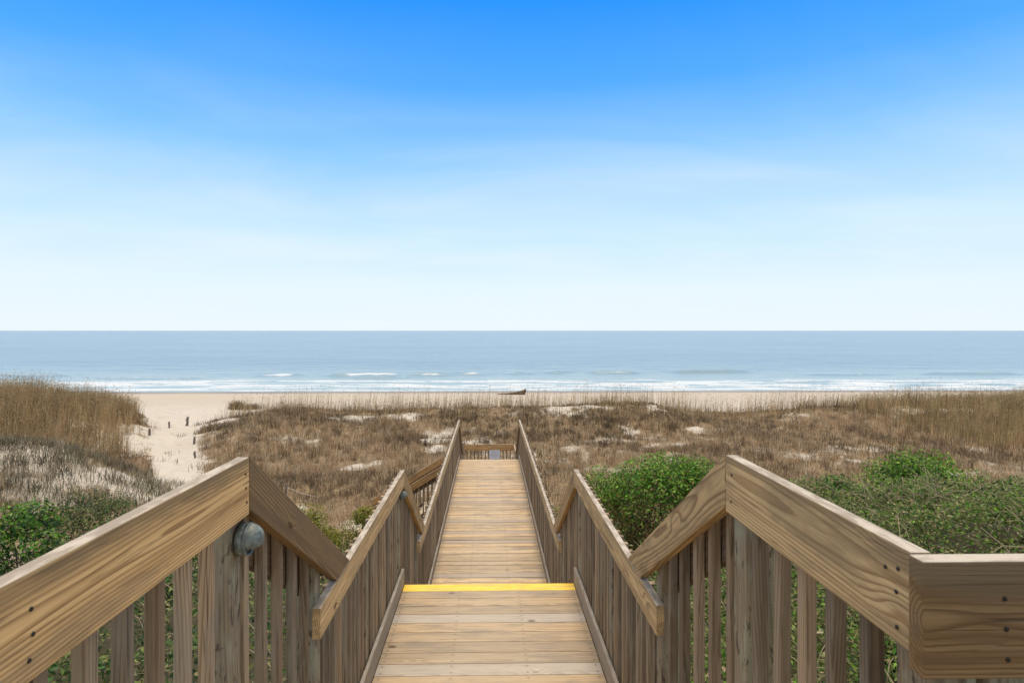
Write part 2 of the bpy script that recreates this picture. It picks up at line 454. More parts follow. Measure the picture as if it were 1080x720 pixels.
# ------------------------------------------------------------------ ocean
BRK = []   # breaking crests: (x0, x1, d, height, foam)
for a, b, d, h, f in [(-42, -30, 104, .4, 1.2), (-31, -14, 103, .5, 1.2), (-16, -5, 106, .6, .8), (-8, 1, 107, .5, .9), (2, 9, 109, .55, .9), (9, 17, 110, .6, 0), (17, 30, 109, .5, .2), (-68, -46, 98, .3, .5), (32, 52, 112, .5, .15),
                      (55, 75, 104, .3, .4), (78, 100, 106, .4, .3), (-26, -12, 100, .4, .9), (-100, -72, 104, .4, .5)]:
    BRK.append((a, b, d, h, f))
def brk(x, y):
    hh = 0; ff = 0
    for a, b, d, h, f in BRK:
        w = sst(x + 3*(fbm(x*.5, y*.7, 2) - .5), a, a + 5) * sst(x + 3*(fbm(x*.5 + 9, y*.7, 2) - .5), b, b - 5)
        dd = d + 1.6 * (fbm(x*0.13, x*0 + d, 2) - 0.5) * 2
        u = y - dd
        hh = hh + 0.95 * w * h * np.where(u < 0, np.exp(-(u/0.9)**2), np.exp(-(u/3.0)**2))
        fr = fbm(x*0.35 + d, y*0.1, 3)
        ff = np.maximum(ff, w * f * sst(fr, 0.34, 0.56) * np.exp(-((u + 0.2 + .5*fbm(x*.6, x*0 + d, 2))/(.3 + .5*fbm(x*.4 + 3, x*0 + d, 2)))**2) * .95)
    return hh, ff
def sea_h(x, y):
    z = 0.10 * (fbm(x*0.12, y*0.45, 3) - 0.5) * 2 + brk(x, y)[0]
    z = z + 0.12 * np.exp(-(((y - 92 - 5*(fbm(x*0.05, x*0+1, 2)-.5))/1.5)**2)) + 0.1 * np.exp(-(((y - 86 - 5*(fbm(x*0.06, x*0+8, 2)-.5))/1.2)**2))
    run = 0.035 * (fbm(x*0.07, x*0 + 2.2, 3) - 0.5) * 2
    return np.where(y < 300, z * sst(y, 77, 88) * sst(y, 300, 200) + run * sst(y, 100, 80), 0)
def foam(x, y):
    f = brk(x, y)[1]
    lace = fbm(x*0.16, y*0.8, 5)
    zone = sst(y, 101, 92) * sst(y, 76, 79)
    f = np.maximum(f, zone * (.22 + sst(lace, 0.38 , 0.66) * 0.5))
    e1 = 79.3 + 2.5 * (fbm(x*0.06, x*0 + 4, 3) - .5)
    f = np.maximum(f, 0.7 * np.exp(-((y - e1)/0.7)**2))
    e2 = 86 + 5*(fbm(x*0.06, x*0+8, 2)-.5)
    f = np.maximum(f, 0.75 * np.exp(-((y - e2 + .6)/0.9)**2) * sst(fbm(x*.2, y*.1, 2), .35, .5))
    e3 = 92 + 5*(fbm(x*0.05, x*0+1, 2)-.5)
    f = np.maximum(f, 0.75 * np.exp(-((y - e3 + .6)/0.9)**2) * sst(fbm(x*.17+5, y*.1, 2), .4, .55))
    return np.where(y < 200, f, 0)
def shallow(x, y): return sst(y, 150, 84)

def sea_mat():
    m, t = new_mat('sea_water')
    geo = t.n('ShaderNodeNewGeometry'); P = geo.outputs['Position']
    fo = t.n('ShaderNodeAttribute'); fo.attribute_name = 'foam'
    sh = t.n('ShaderNodeAttribute'); sh.attribute_name = 'shallow'
    w1 = t.noise(t.vmath('MULTIPLY', P, (0.05, 0.16, 1)), 1.0, 3, 0.6)
    w2 = t.noise(t.vmath('MULTIPLY', P, (0.35, 1.0, 1)), 1.0, 4, 0.65)
    w3 = t.noise(t.vmath('MULTIPLY', P, (0.008, 0.02, 1)), 1.0, 3)
    deep = t.mix(t.sstep(w3, 0.35, 0.65), (0.125, 0.215, 0.265), (0.155, 0.25, 0.295))
    rip = t.noise(t.vmath('MULTIPLY', P, (0.03, 0.22, 1)), 1.0, 4, 0.65)
    deep = t.mix(t.math('MULTIPLY', t.sstep(rip, 0.5, 0.68), 0.55), deep, (0.085, 0.165, 0.205))
    col = t.mix(sh.outputs['Fac'], deep, (0.28, 0.37, 0.365))
    h = t.math('ADD', t.math('MULTIPLY', w1, 1.2), t.math('MULTIPLY', w2, 0.28))
    nb = t.bump(h, 0.55, 1.0)
    water = t.principled(col, 0.22, nb, 0.5, IOR=1.33)
    fn = t.noise(t.vmath('MULTIPLY', P, (0.9, 2.2, 1)), 1.0, 5, 0.7)
    ff = t.sstep(t.math('ADD', fo.outputs['Fac'], t.math('MULTIPLY', t.math('SUBTRACT', fn, 0.5), 1.2)), 0.22, 0.85)
    white = t.principled((0.60, 0.62, 0.61), 0.8, t.bump(fn, 0.6, 0.2), 0.3)
    mx = t.n('ShaderNodeMixShader'); t.put(mx.inputs[0], ff); t.put(mx.inputs[1], water); t.put(mx.inputs[2], white)
    t.out(mx.outputs[0])
    return m
SX = axis(-125, 125, 0.5, (-40000, 40000), 1.25); SY = np.concatenate([np.arange(74, 125, 0.3), axis(125.3, 130, 0.6, (125.3, 60000), 1.12)])
me = grid_mesh('sea', SX, SY, sea_h, {'foam': foam, 'shallow': shallow})
tag(link('sea', me, sea_mat()), kind='structure')

# ------------------------------------------------------------------ boardwalk
A = 0.765                       # inner faces of the rails, from the centre line
T = 0.038
BW = 0.035                      # baluster
Z1, Z2, Z3, Z4 = -0.402, -1.258, -2.32, -3.58       # rail tops below the camera
FL = 1.05
F1, F2, F3, F4 = (z - FL for z in (Z1, Z2, Z3, Z4))  # floors
SL = 0.637
P1, P2, P3 = 1.892, 5.33, 15.32                      # where each flight starts
N2, N3, N4 = 2.68, 6.50, 17.05                       # where each lower rail starts
H8, H6 = 0.183, 0.142

bal_mesh = {}
def baluster(parent, side, d, ztop, zbot, x0=None):
    L = round(ztop - zbot, 2)
    if L not in bal_mesh:
        bm = bmesh.new()
        bmesh.ops.create_cube(bm, size=1)
        bmesh.ops.scale(bm, vec=(L, BW, BW), verts=bm.verts)
        bmesh.ops.bevel(bm, geom=list(bm.edges), offset=0.003, segments=1, affect='EDGES')
        me = bpy.data.meshes.new('baluster'); bm.to_mesh(me); bm.free()
        me.materials.append(BAL); bal_mesh[L] = me
    x = side * (A + T + 0.002 + BW/2) if x0 is None else x0
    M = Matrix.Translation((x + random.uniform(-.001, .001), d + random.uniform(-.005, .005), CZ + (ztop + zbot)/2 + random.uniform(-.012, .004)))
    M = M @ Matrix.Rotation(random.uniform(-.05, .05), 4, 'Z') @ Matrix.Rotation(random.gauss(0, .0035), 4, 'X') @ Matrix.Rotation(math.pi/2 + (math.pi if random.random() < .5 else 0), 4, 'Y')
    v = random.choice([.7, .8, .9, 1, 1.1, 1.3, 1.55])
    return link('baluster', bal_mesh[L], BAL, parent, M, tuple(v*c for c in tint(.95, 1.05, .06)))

def post(parent, x0, d0, ztop, zbot, w=0.089):
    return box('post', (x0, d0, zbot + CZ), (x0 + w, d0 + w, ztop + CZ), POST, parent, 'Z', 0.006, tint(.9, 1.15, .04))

def side_post(parent, side, d, ztop, zbot=None):
    x0 = side * (A + T + 0.002)
    if side < 0: x0 -= 0.089
    if zbot is None: zbot = float(height(x0, d)) - 0.4
    ztop -= .10
    return post(parent, x0, d, ztop, zbot)

def bolts(parent, spots):
    """dark heads of the screws on an inner rail face: (side, depth, height)"""
    for side, d, z in spots:
        bm = bmesh.new()
        bmesh.ops.create_cone(bm, cap_ends=True, segments=10, radius1=0.0042, radius2=0.0038, depth=0.002)
        bm_obj('bolt', bm, IRON, parent, Matrix.Translation((side*(A - 0.001), d, z + CZ)) @ Matrix.Rotation(math.pi/2, 4, 'Y'))

def sloped(parent, side, P, Zt, Zl, slope=SL, h=H6, mat=SLOPE, color=None):
    hv = h * math.sqrt(1 + slope*slope)
    dT = P + (Zt - Zl)/slope; dB = dT - hv/slope
    x0, x1 = (A, A + T) if side > 0 else (-A - T, -A)
    yz('sloped_rail', [(P + .002, Zt), (dT, Zl + .003), (dB, Zl + .003), (P + .002, Zt - hv)], x0, x1, (1, -slope), mat, parent, 0.004, color or tint())
    # backing board on the outside of the balusters, set lower
    o0 = A + T + BW + 0.006
    b0, b1 = (o0, o0 + T) if side > 0 else (-o0 - T, -o0)
    q = P - 0.02
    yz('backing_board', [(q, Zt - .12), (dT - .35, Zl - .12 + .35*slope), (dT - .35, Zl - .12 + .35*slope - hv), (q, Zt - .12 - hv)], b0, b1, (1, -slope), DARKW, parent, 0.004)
    return dT

def level_rail(parent, side, d0, d1, Zt, h, mat=GOLD, color=None):
    x0, x1 = (A, A + T) if side > 0 else (-A - T, -A)
    return yz('top_rail', [(d0, Zt), (d1, Zt), (d1, Zt - h), (d0, Zt - h)], x0, x1, (1, 0), mat, parent, 0.004, color or tint())

def baluster_run(parent, side, d0, d1, step, ztop, zbot, posts=()):
    d = d0
    while d < d1:
        if all(abs(d - (p + .045)) > .072 for p in posts):
            baluster(parent, side, d, ztop(d), zbot(d))
        d += step

def rail_pair(k, specs):
    pass

names = {(1, -1): 'timber railing of the topmost deck on the left, with a dome lamp under its peak',
         (1, 1): 'timber railing of the topmost deck on the right, ending at a square corner',
         (2, -1): 'left railing of the middle landing with a small lamp at its far peak',
         (2, 1): 'right railing of the middle landing, in front of the bright green bush',
         (3, -1): 'long left railing of the lowest walkway, in front of the side stair',
         (3, 1): 'long right railing of the lowest walkway, behind the landing railing'}
RAIL = {}
for side in (-1, 1):
    # --- upper deck and first flight
    x = side * A
    r1 = thing('railing', names[(1, side)], 'railing', (x, 1.5, F1 + CZ), 'railings along the boardwalk'); RAIL[1, side] = r1
    start = 1.052 if side > 0 else -1.2
    level_rail(r1, side, start, P1 - .002, Z1, H8, GOLD, (1.14, 1.01, .84) if side < 0 else (1.0, .97, .92))
    dT = sloped(r1, side, P1, Z1, Z2, color=(.50, .46, .42) if side < 0 else (.98, .96, .93))
    posts = [P1 - .06, N2 + .05] + ([0.955] if side < 0 else [1.06])
    for p in posts[:2]: side_post(r1, side, p, Z1 - .03 if p < 2 else -.88)
    side_post(r1, side, posts[2], Z1 - .03)
    baluster_run(r1, side, (1.25 if side > 0 else -.6), P1 - .05, .129, lambda d: Z1 - .03, lambda d: F1 - .25, posts)
    baluster_run(r1, side, P1 + .075, N2, .163, lambda d: Z1 - .03 - (d - P1)*SL, lambda d: F1 - .25 - (d - P1)*SL, posts)
    if side < 0: bolts(r1, [(side, .996, -.464), (side, 1.0, -.508), (side, .992, -.548), (side, 1.86, -.45), (side, 1.862, -.495), (side, 1.868, -.54)])
    else: bolts(r1, [(side, 1.085, -.445), (side, 1.09, -.49), (side, 1.12, -.455), (side, 1.088, -.555), (side, 1.84, -.455), (side, 1.845, -.54)])
    # --- landing and second flight
    r2 = thing('railing', names[(2, side)], 'railing', (x, 4.0, F2 + CZ), 'railings along the boardwalk'); RAIL[2, side] = r2
    level_rail(r2, side, N2, P2 - .002, Z2, H6, GOLD, (1.12, 1.05, .95) if side < 0 else (1.02, .98, .92))
    sloped(r2, side, P2, Z2, Z3, color=(.85, .8, .72) if side < 0 else (.95, .9, .8))
    posts = [3.85, P2 - .10, N3 + .06]
    side_post(r2, side, posts[0], Z2 - .02); side_post(r2, side, posts[1], Z2 - .02); side_post(r2, side, posts[2], Z3 + .34)
    baluster_run(r2, side, N2 + .19, P2 - .12, .113, lambda d: Z2 - .022, lambda d: F2 - .25, posts)
    baluster_run(r2, side, P2 + .06, N3, .113, lambda d: Z2 - .03 - (d - P2)*SL, lambda d: F2 - .25 - (d - P2)*SL, posts)
    # --- long walkway and third flight
    r3 = thing('railing', names[(3, side)], 'railing', (x, 11.0, F3 + CZ), 'railings along the boardwalk'); RAIL[3, side] = r3
    level_rail(r3, side, N3, P3 - .002, Z3, H6, GOLD, (1.02, .98, .92) if side < 0 else (.98, .97, .95))
    dE = sloped(r3, side, P3, Z3, Z4, color=(.5, .48, .48))
    posts = [8.2, 10.0, 11.8, 13.6, P3 - .10]
    for p in posts: side_post(r3, side, p, Z3 - .02)
    baluster_run(r3, side, N3 + .17, P3 - .1, .113, lambda d: Z3 - .022, lambda d: F3 - .25, posts)
    baluster_run(r3, side, P3 + .08, 17.2, .113, lambda d: Z3 - .03 - (d - P3)*SL, lambda d: F3 - .25 - (d - P3)*SL, posts)

# short railing across, right of the upper deck
rc = thing('railing', 'short timber railing running off to the right at the corner of the topmost deck', 'railing', (1.5, 1.03, F1 + CZ), 'railings along the boardwalk')
box('top_rail', (A - .010, 1.008, Z1 - .205 + CZ), (2.7, 1.046, Z1 + CZ), GOLD, rc, 'X', 0.004, (.42, .36, .30))  # dark tint stands in for the shade of the house behind
for k in range(3):
    bm = bmesh.new()
    bmesh.ops.create_cone(bm, cap_ends=True, segments=10, radius1=0.0042, radius2=0.0038, depth=0.002)
    bm_obj('bolt', bm, IRON, rc, Matrix.Translation((.898 + .003*k, 1.007, Z1 - .065 - .053*k + CZ)) @ Matrix.Rotation(math.pi/2, 4, 'X'))
post(rc, A + .145, 1.05, Z1 - .12, -4.0)
post(rc, 2.6, 1.05, Z1 - .03, -4.0)
xx = A + .25
while xx < 2.58:
    baluster(rc, 1, 1.07, Z1 - .03, F1 - .25, xx); xx += .113

# decks
def plank(parent, d0, d1, x0, x1, zf, mat, name='plank', color=None, t=.036):
    return box(name, (x0, d0, zf - t + CZ), (x1, d1, zf + CZ), mat, parent, 'X', 0.004, color or tint(.84, 1.14, .06))

def toe(parent, side, d0, d1, zf, h=.145):
    x0, x1 = (A + .008, A + .033) if side > 0 else (-A - .033, -A - .008)
    return box('toe_board', (x0, d0, zf + .003 + CZ), (x1, d1, zf + h + CZ), TOE, parent, 'Y', 0.003, tint(.9, 1.1, .02))

def joists(parent, d0, d1, zf, n=3):
    for k in range(n):
        xj = -A + .02 + k * (2*A - .04)/(n - 1)
        box('joist', (xj - .019, d0, zf - .23 + CZ), (xj + .019, d1, zf - .04 + CZ), DARKW, parent, 'Y', 0)

HW = A + .006
up = thing('deck', 'topmost timber deck between the two nearest railings', 'deck', (0, .4, F1 + CZ))
d = P1 + .02
while d > -1.2:
    plank(up, d - .14, d, -HW, HW if d < 1.05 else HW, F1, DECK); d -= .146
joists(up, -1.1, P1 - .02, F1)
ld = thing('landing_deck', 'middle landing of brown and grey planks with a yellow painted edge', 'deck', (0, 4.2, F2 + CZ))
d = 5.365; seq = 'YBBBGBBBBGBBBGBBB'; k = 0
while d > 2.98:
    c = seq[min(k, len(seq) - 1)]
    plank(ld, d - .139, d, -HW, HW, F2, {'Y': YEL, 'B': DECK, 'G': GREYW}[c], 'nosing_plank' if c == 'Y' else 'plank',
          {'Y': (1, 1, 1), 'B': random.choice([(.82, .78, .76), (.92, .86, .8), (.74, .72, .72)]), 'G': tint(.92, 1.05, .02)}[c])
    d -= .1425; k += 1
for o in ld.children:
    if o.name.startswith('nosing'): o['label'] = 'yellow painted nosing plank'
joists(ld, 3.0, 5.3, F2)
for s in (-1, 1): toe(ld, s, 2.99, 5.37, F2)
wk = thing('walkway_deck', 'long lowest walkway of honey coloured planks beyond the yellow edge', 'deck', (0, 11, F3 + CZ))
d = 15.40
while d > 6.74:
    g = random.random()
    plank(wk, d - .137, d - random.uniform(0, .003), -HW, HW, F3 + random.uniform(-.003, .002), GREYW if g < .10 else DECK, 'plank', (.86, .82, .78) if g < .10 else random.choice([(1.12, 1.06, 1.0), (1.0, .96, .93), (.90, .86, .83), (1.2, 1.1, 1.0), (1.05, 1.02, 1.0), (.78, .75, .74), (1.1, 1.0, .9)]))
    d -= .1445
joists(wk, 6.76, 15.35, F3)
for s in (-1, 1): toe(wk, s, 6.62, 15.40, F3, .10)
pl = thing('end_platform', 'small platform at the foot of the last steps, where the walk turns left', 'deck', (0, 17.8, F4 + CZ))
d = 18.62
while d > 17.1:
    plank(pl, d - .139, d, -HW - .06, HW + .06, F4, DECK); d -= .1445
joists(pl, 17.1, 18.6, F4)

def flight(name, label, d0, ztop, zbot, n, tread):
    st = thing(name, label, 'stairs', (0, d0 + tread * n / 2, zbot + CZ), 'flights of steps')
    rise = (ztop - zbot) / n
    for k in range(1, n):
        zf = ztop - rise*k; dd = d0 + .012 + tread*(k - 1)
        plank(st, dd, dd + tread*.49, -HW, HW, zf, DECK, 'tread_board')
        plank(st, dd + tread*.51, dd + tread + .012, -HW, HW, zf, DECK, 'tread_board')
    for k in range(n):
        zf = ztop - rise*k
        dr = d0 + tread*k - .03
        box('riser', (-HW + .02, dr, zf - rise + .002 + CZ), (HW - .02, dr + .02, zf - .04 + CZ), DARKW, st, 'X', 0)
    sl = rise / tread
    for s in (-1, 1):
        x0, x1 = (A + .008, A + .034) if s > 0 else (-A - .034, -A - .008)
        e = d0 + tread*(n - 1)
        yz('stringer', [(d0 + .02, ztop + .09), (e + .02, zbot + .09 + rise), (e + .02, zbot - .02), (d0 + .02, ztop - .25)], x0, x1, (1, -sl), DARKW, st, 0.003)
    return st
flight('steps', 'steps hidden below the topmost deck edge, down to the landing', P1 + .02, F1, F2, 5, (2.98 - P1 - .02)/4)
flight('steps', 'steps dropping from the yellow edge to the long walkway', 5.365, F2, F3, 6, (6.74 - 5.365)/5)
flight('steps', 'last steps at the far end of the long walkway', 15.40, F3, F4, 7, (17.1 - 15.40)/6)

# end railing with the sign, right platform railing, side stair to the left
er = thing('railing', 'far end railing across the walk, behind the small white sign', 'railing', (0, 18.6, F4 + CZ), 'railings along the boardwalk')
box('top_rail', (-A - .02, 18.50, Z4 - .19 + CZ), (A + .05, 18.54, Z4 + CZ), SLOPE, er, 'X', 0.004, (1.15, 1.0, .85))
for px0 in (-A - .12, A + .055): post(er, px0, 18.47, Z4 + .05, float(height(px0, 18.5)) - .4)
xx = -A + .07
while xx < A:
    baluster(er, 1, 18.565, Z4 - .02, F4 - .2, xx); xx += .113
rp = thing('railing', 'short right railing of the far end platform', 'railing', (A, 17.8, F4 + CZ), 'railings along the boardwalk')
level_rail(rp, 1, 17.36, 18.46, Z4, H6, SLOPE)
baluster_run(rp, 1, 17.4, 18.45, .113, lambda d: Z4 - .022, lambda d: F4 - .25)
sx0, slope4, run4 = -A - .06, .60, 2.75
zend = F4 - run4*slope4
ss = thing('side_steps', 'side steps going down to the sand on the left from the end platform', 'stairs', (-2.2, 17.8, zend + CZ), 'flights of steps')
nst = 9
for k in range(1, nst + 1):
    xk = sx0 - run4/nst*(k - 1); zk = F4 - run4*slope4/nst*k
    box('tread_board', (xk - run4/nst, 17.2, zk - .036 + CZ), (xk - .008, 18.5, zk + CZ), DECK, ss, 'Y', 0.004, tint())
for ds in (17.17, 18.51):
    prism('stringer', [(sx0, ds, F4 - .02 + CZ), (sx0 - run4, ds, zend - .02 + CZ), (sx0 - run4, ds, zend - .28 + CZ), (sx0, ds, F4 - .28 + CZ)], (0, .03, 0), (-1, 0, -slope4), DARKW, ss, 0.003)
for ds, lab in ((17.10, 'near sloping railing of the side steps on the left'), (18.56, 'far sloping railing of the side steps on the left')):
    rr = thing('railing', lab, 'railing', (-2.2, ds, zend + CZ), 'railings along the boardwalk')
    xe = sx0 - run4 - .1
    hv = H8*math.sqrt(1 + slope4**2)
    prism('sloped_rail', [(sx0 + .02, ds, Z4 + CZ), (xe, ds, Z4 - (sx0 + .02 - xe)*slope4 + CZ), (xe, ds, Z4 - (sx0 + .02 - xe)*slope4 - hv + CZ), (sx0 + .02, ds, Z4 - hv + CZ)], (0, .038, 0), (-1, 0, -slope4), SLOPE, rr, 0.004, (1.0, .88, .72))
    z0 = Z4 - .15
    prism('backing_board', [(sx0 + .02, ds + .084, z0 + CZ), (xe, ds + .084, z0 - (sx0 + .02 - xe)*slope4 + CZ), (xe, ds + .084, z0 - (sx0 + .02 - xe)*slope4 - hv + CZ), (sx0 + .02, ds + .084, z0 - hv + CZ)], (0, .038, 0), (-1, 0, -slope4), DARKW, rr, 0.004)
    xx = sx0 - .1
    while xx > xe + .05:
        zt = Z4 - (sx0 - xx)*slope4 - .03
        baluster(rr, -1, ds + .061, zt, zt - 1.2, xx); xx -= .125
    for xp in (sx0 - .02, xe + .02):
        zt = Z4 - (sx0 - xp)*slope4 - .03
        post(rr, xp - .045, ds + .042, zt, float(height(xp, ds)) - .4)

# sign on the far end railing
sg = thing('sign', 'small white notice board on the far end railing', 'sign', (.16, 18.48, F4 + .5 + CZ))
box('sign_panel', (.00, 18.462, Z4 - .55 + CZ), (.33, 18.474, Z4 - .17 + CZ), SIGN, sg, 'X', 0.003)
for a, b, c, e in ((.04, .29, -.215, -.205), (.06, .27, -.245, -.237), (.05, .28, -.29, -.283), (.05, .26, -.32, -.313), (.05, .28, -.35, -.343), (.05, .22, -.38, -.373), (.09, .24, -.45, -.44)):
    box('sign_mark', (a, 18.459, Z4 + c + CZ), (b, 18.4615, Z4 + e + CZ), SIGNINK, sg, 'X', 0)

# dome lamps on posts
def lamp(loc, label, s=1.0):
    t = thing('post_lamp', label, 'lamp', loc, 'dome lamps under the rails')
    # local: axis along +X away from the post
    def lathe(prof, seg=40, cut=None):
        bm = bmesh.new()
        rings = []
        for xx, r in prof:
            rings.append([bm.verts.new((xx*s, r*s*math.sin(2*math.pi*k/seg), r*s*math.cos(2*math.pi*k/seg))) for k in range(seg)])
        for a, b in zip(rings, rings[1:]):
            for k in range(seg):
                if cut and cut(a[k].co, b[(k+1) % seg].co): continue
                bm.faces.new((a[k], b[k], b[(k+1) % seg], a[(k+1) % seg]))
        return bm
    M = Matrix.Translation(loc)
    bm = lathe([(0, .001), (0, .060), (.020, .060), (.024, .058), (.026, .052), (.026, .001)])
    bm_obj('back_plate', bm, VERD, t, M)
    bm = lathe([(.024, .056), (.030, .060), (.038, .060), (.040, .056), (.034, .052)])
    bm_obj('rim', bm, VERD, t, M)
    prof = [(.034 + .052*math.sin(a), .056*math.cos(a)) for a in np.linspace(0, math.pi/2 - .02, 14)]
    bm = lathe(prof, 48, lambda a, b: (a.z + b.z)/2 < -.022*s)
    o = bm_obj('hood', bm, VERD, t, M)
    sd = o.modifiers.new('thickness', 'SOLIDIFY'); sd.thickness = .003
    prof = [(.028 + .028*math.sin(a), .040*math.cos(a)) for a in np.linspace(0, math.pi/2 - .02, 8)]
    bm_obj('lens', lathe(prof, 24), LENS, t, M)
    return t
lamp((-A - T + .004, P1 + .010, -.668 + CZ), 'round verdigris dome lamp under the peak of the nearest left rail', .86)
lamp((-A - T + .004, P2 - .02, Z2 - .225 + CZ), 'small dark dome lamp under the far peak of the left landing railing', .7)

# ------------------------------------------------------------------ plants
def pal(colors, n, var=0.18):
    c = np.array(colors)[RNG.integers(0, len(colors), n)]
    return c * (1 + RNG.normal(0, var, (n, 1))).clip(.5, 1.6) * (1 + RNG.normal(0, .05, (n, 3)))

def leaves_mesh(name, P, N, size, col, aspect=0.5, fold=0.25):
    n = len(P)
    N = N / (np.linalg.norm(N, axis=1, keepdims=True) + 1e-9)
    r = RNG.normal(size=(n, 3)); D = r - (r*N).sum(1, keepdims=True)*N
    D /= np.linalg.norm(D, axis=1, keepdims=True) + 1e-9
    W = np.cross(N, D)
    s = size[:, None]
    v0 = P; v1 = P + D*s*.5 + W*s*aspect*.5 + N*s*fold*.3; v2 = P + D*s - N*s*.12; v3 = P + D*s*.5 - W*s*aspect*.5 + N*s*fold*.3
    co = np.stack([v0, v1, v2, v3], 1).reshape(-1, 3)
    i = np.arange(n)*4
    f = np.concatenate([np.stack([i, i+1, i+2], -1), np.stack([i, i+2, i+3], -1)])
    return mesh_from(name, co, f, np.repeat(col, 4, axis=0))

def shrub(label, x, d, rx, ry, top, n, leaf, colors, blobs=14, aspect=.5, group=None, low=None, name='shrub', lump=1.0):
    gz = float(height(x, d)); hgt = top - gz
    t = thing(name, label, 'shrub', (x, d, gz + CZ), group)
    B = []
    for k in range(blobs):
        a = RNG.uniform(0, 2*math.pi); q = math.sqrt(RNG.uniform(0, 1))*.78
        bx, by = x + rx*q*math.cos(a), d + ry*q*math.sin(a)
        dome = math.sqrt(max(0.05, 1 - q*q))
        br = RNG.uniform(.20, .34)*min(rx, hgt*1.3)*lump
        g = float(height(bx, by))
        bz = g + (hgt*dome*RNG.uniform(.78, 1.03) - br*.8) if k < blobs*.7 else g + hgt*dome*RNG.uniform(.2, .6)
        B.append((bx, by, bz, br))
    B = np.array(B)
    w = B[:, 3]**2; w /= w.sum()
    k = RNG.choice(len(B), n, p=w)
    dr = RNG.normal(size=(n, 3)); dr /= np.linalg.norm(dr, axis=1, keepdims=True)
    rr = B[k, 3]*np.where(RNG.random(n) < .8, RNG.uniform(.78, 1.12, n), RNG.uniform(.3, .9, n))
    P = B[k, :3] + dr*rr[:, None]*np.array([1, 1, .85])
    N = dr + RNG.normal(0, .55, (n, 3)) + np.array([0, 0, .5])
    col = pal(colors, n)
    if low is not None:
        rel = (P[:, 2] - height(P[:, 0], P[:, 1]))/hgt
        m = RNG.random(n) < np.clip(1.5 - rel*1.8, 0, .85)
        col[m] = pal(low, int(m.sum()))
    P[:, 2] = np.maximum(P[:, 2], height(P[:, 0], P[:, 1]) + .02) + CZ
    size = leaf*RNG.uniform(.6, 1.35, n)
    link('foliage', leaves_mesh('foliage', P, N, size, col, aspect), LEAF, t)
    bm = bmesh.new()
    for bx, by, bz, br in B:
        g = float(height(x, d))
        p0 = Vector((x + random.uniform(-.3, .3)*rx, d + random.uniform(-.3, .3)*ry, 0)); p0.z = float(height(p0.x, p0.y)) - .05 + CZ
        p2 = Vector((bx, by, bz + CZ)); p1 = p0.lerp(p2, .5) + Vector((random.uniform(-.1, .1), random.uniform(-.1, .1), .12))
        tube(bm, [p0, p1, p2], [.016, .011, .005], 5)
        for q in range(4):
            e = p2 + Vector((random.gauss(0, .6), random.gauss(0, .6), random.uniform(.1, 1.0)))*br*1.05
            tube(bm, [p2, p2.lerp(e, .5) + Vector((0, 0, .02)), e], [.005, .004, .002], 4)
    bm_obj('stems', bm, STEM, t)
    return t

G_BRIGHT = [(.125, .27, .022), (.18, .34, .03), (.085, .21, .02), (.25, .40, .045), (.045, .13, .018)]
G_DARK = [(.030, .075, .018), (.045, .11, .022), (.02, .055, .016), (.06, .14, .03)]
G_OLIVE = [(.175, .215, .05), (.225, .25, .075), (.115, .16, .035), (.27, .245, .10), (.06, .095, .025)]
G_YEL = [(.25, .255, .025), (.31, .30, .03), (.17, .20, .022), (.09, .12, .018), (.28, .24, .03)]
RUST = [(.26, .17, .05), (.20, .11, .04), (.17, .17, .05), (.28, .22, .07), (.10, .13, .03)]

GS = 'green shrubs on the dunes'
shrub('bright green leafy bush right of the middle landing, rusty at its foot', 2.9, 10.5, 2.15, 1.25, -2.08, 26000, .058, G_BRIGHT, 64, .5, GS, RUST, lump=.62)
shrub('smaller bright green bush beside the sloping rail tip, right of the steps', 1.58, 9.4, .6, .9, -2.62, 5200, .055, G_BRIGHT + RUST[:2], 14, .5, GS, RUST, lump=.8)
shrub('green bush with upright shoots behind the bright bush on the right', 4.15, 11.6, .75, .7, -2.4, 4000, .055, G_BRIGHT, 10, .5, GS)
shrub('yellow green bush left of the middle landing railing', -3.15, 11.2, 1.05, .7, -3.1, 8500, .045, G_YEL, 13, .45, GS)
shrub('smaller yellow green bush touching the left landing railing', -2.15, 10.9, .78, .6, -3.0, 6500, .045, G_YEL, 10, .45, GS)
shrub('dark glossy green shrub at the left picture edge behind the nearest left rail', -7.6, 9.6, 1.25, 1.0, -2.75, 5600, .075, G_DARK[1:] + G_BRIGHT[:3] + G_OLIVE[:1], 14, .6, GS)
shrub('dark green leafy shrub right of the glossy shrub on the left', -5.7, 9.9, 1.05, .9, -3.0, 4800, .065, G_DARK[1:] + G_BRIGHT[:2] + G_OLIVE[:2] + RUST[:1], 13, .6, GS)
shrub('olive green shrub with small leaves left of the sandy path', -5.4, 11.6, 1.2, .8, -3.35, 4200, .055, G_DARK + G_OLIVE, 13, .5, GS)
shrub('low olive shrub behind the dark shrubs on the left', -7.9, 12.2, 1.4, .8, -3.2, 4200, .055, G_DARK + G_OLIVE, 13, .5, GS)
shrub('dark green shrub crowning the vine covered mound on the right', 9.6, 13.0, 2.0, .9, -2.6, 11000, .066, G_DARK[1:2] + G_BRIGHT[:4], 40, .55, GS, lump=.75)
shrub('dark green shrub lower on the left flank of the right mound', 7.6, 12.2, 1.1, .8, -3.0, 5200, .065, G_DARK[1:] + G_BRIGHT[:3], 16, .55, GS)
shrub('small dark shrub at the left foot of the right mound', 6.7, 10.6, .7, .6, -3.2, 2800, .06, G_DARK + G_OLIVE[:1], 10, .5, GS)
shrub('green shrub at the far right beside the crowning shrub', 11.9, 12.4, 1.3, .8, -3.15, 4200, .065, G_DARK + G_OLIVE, 12, .55, GS)

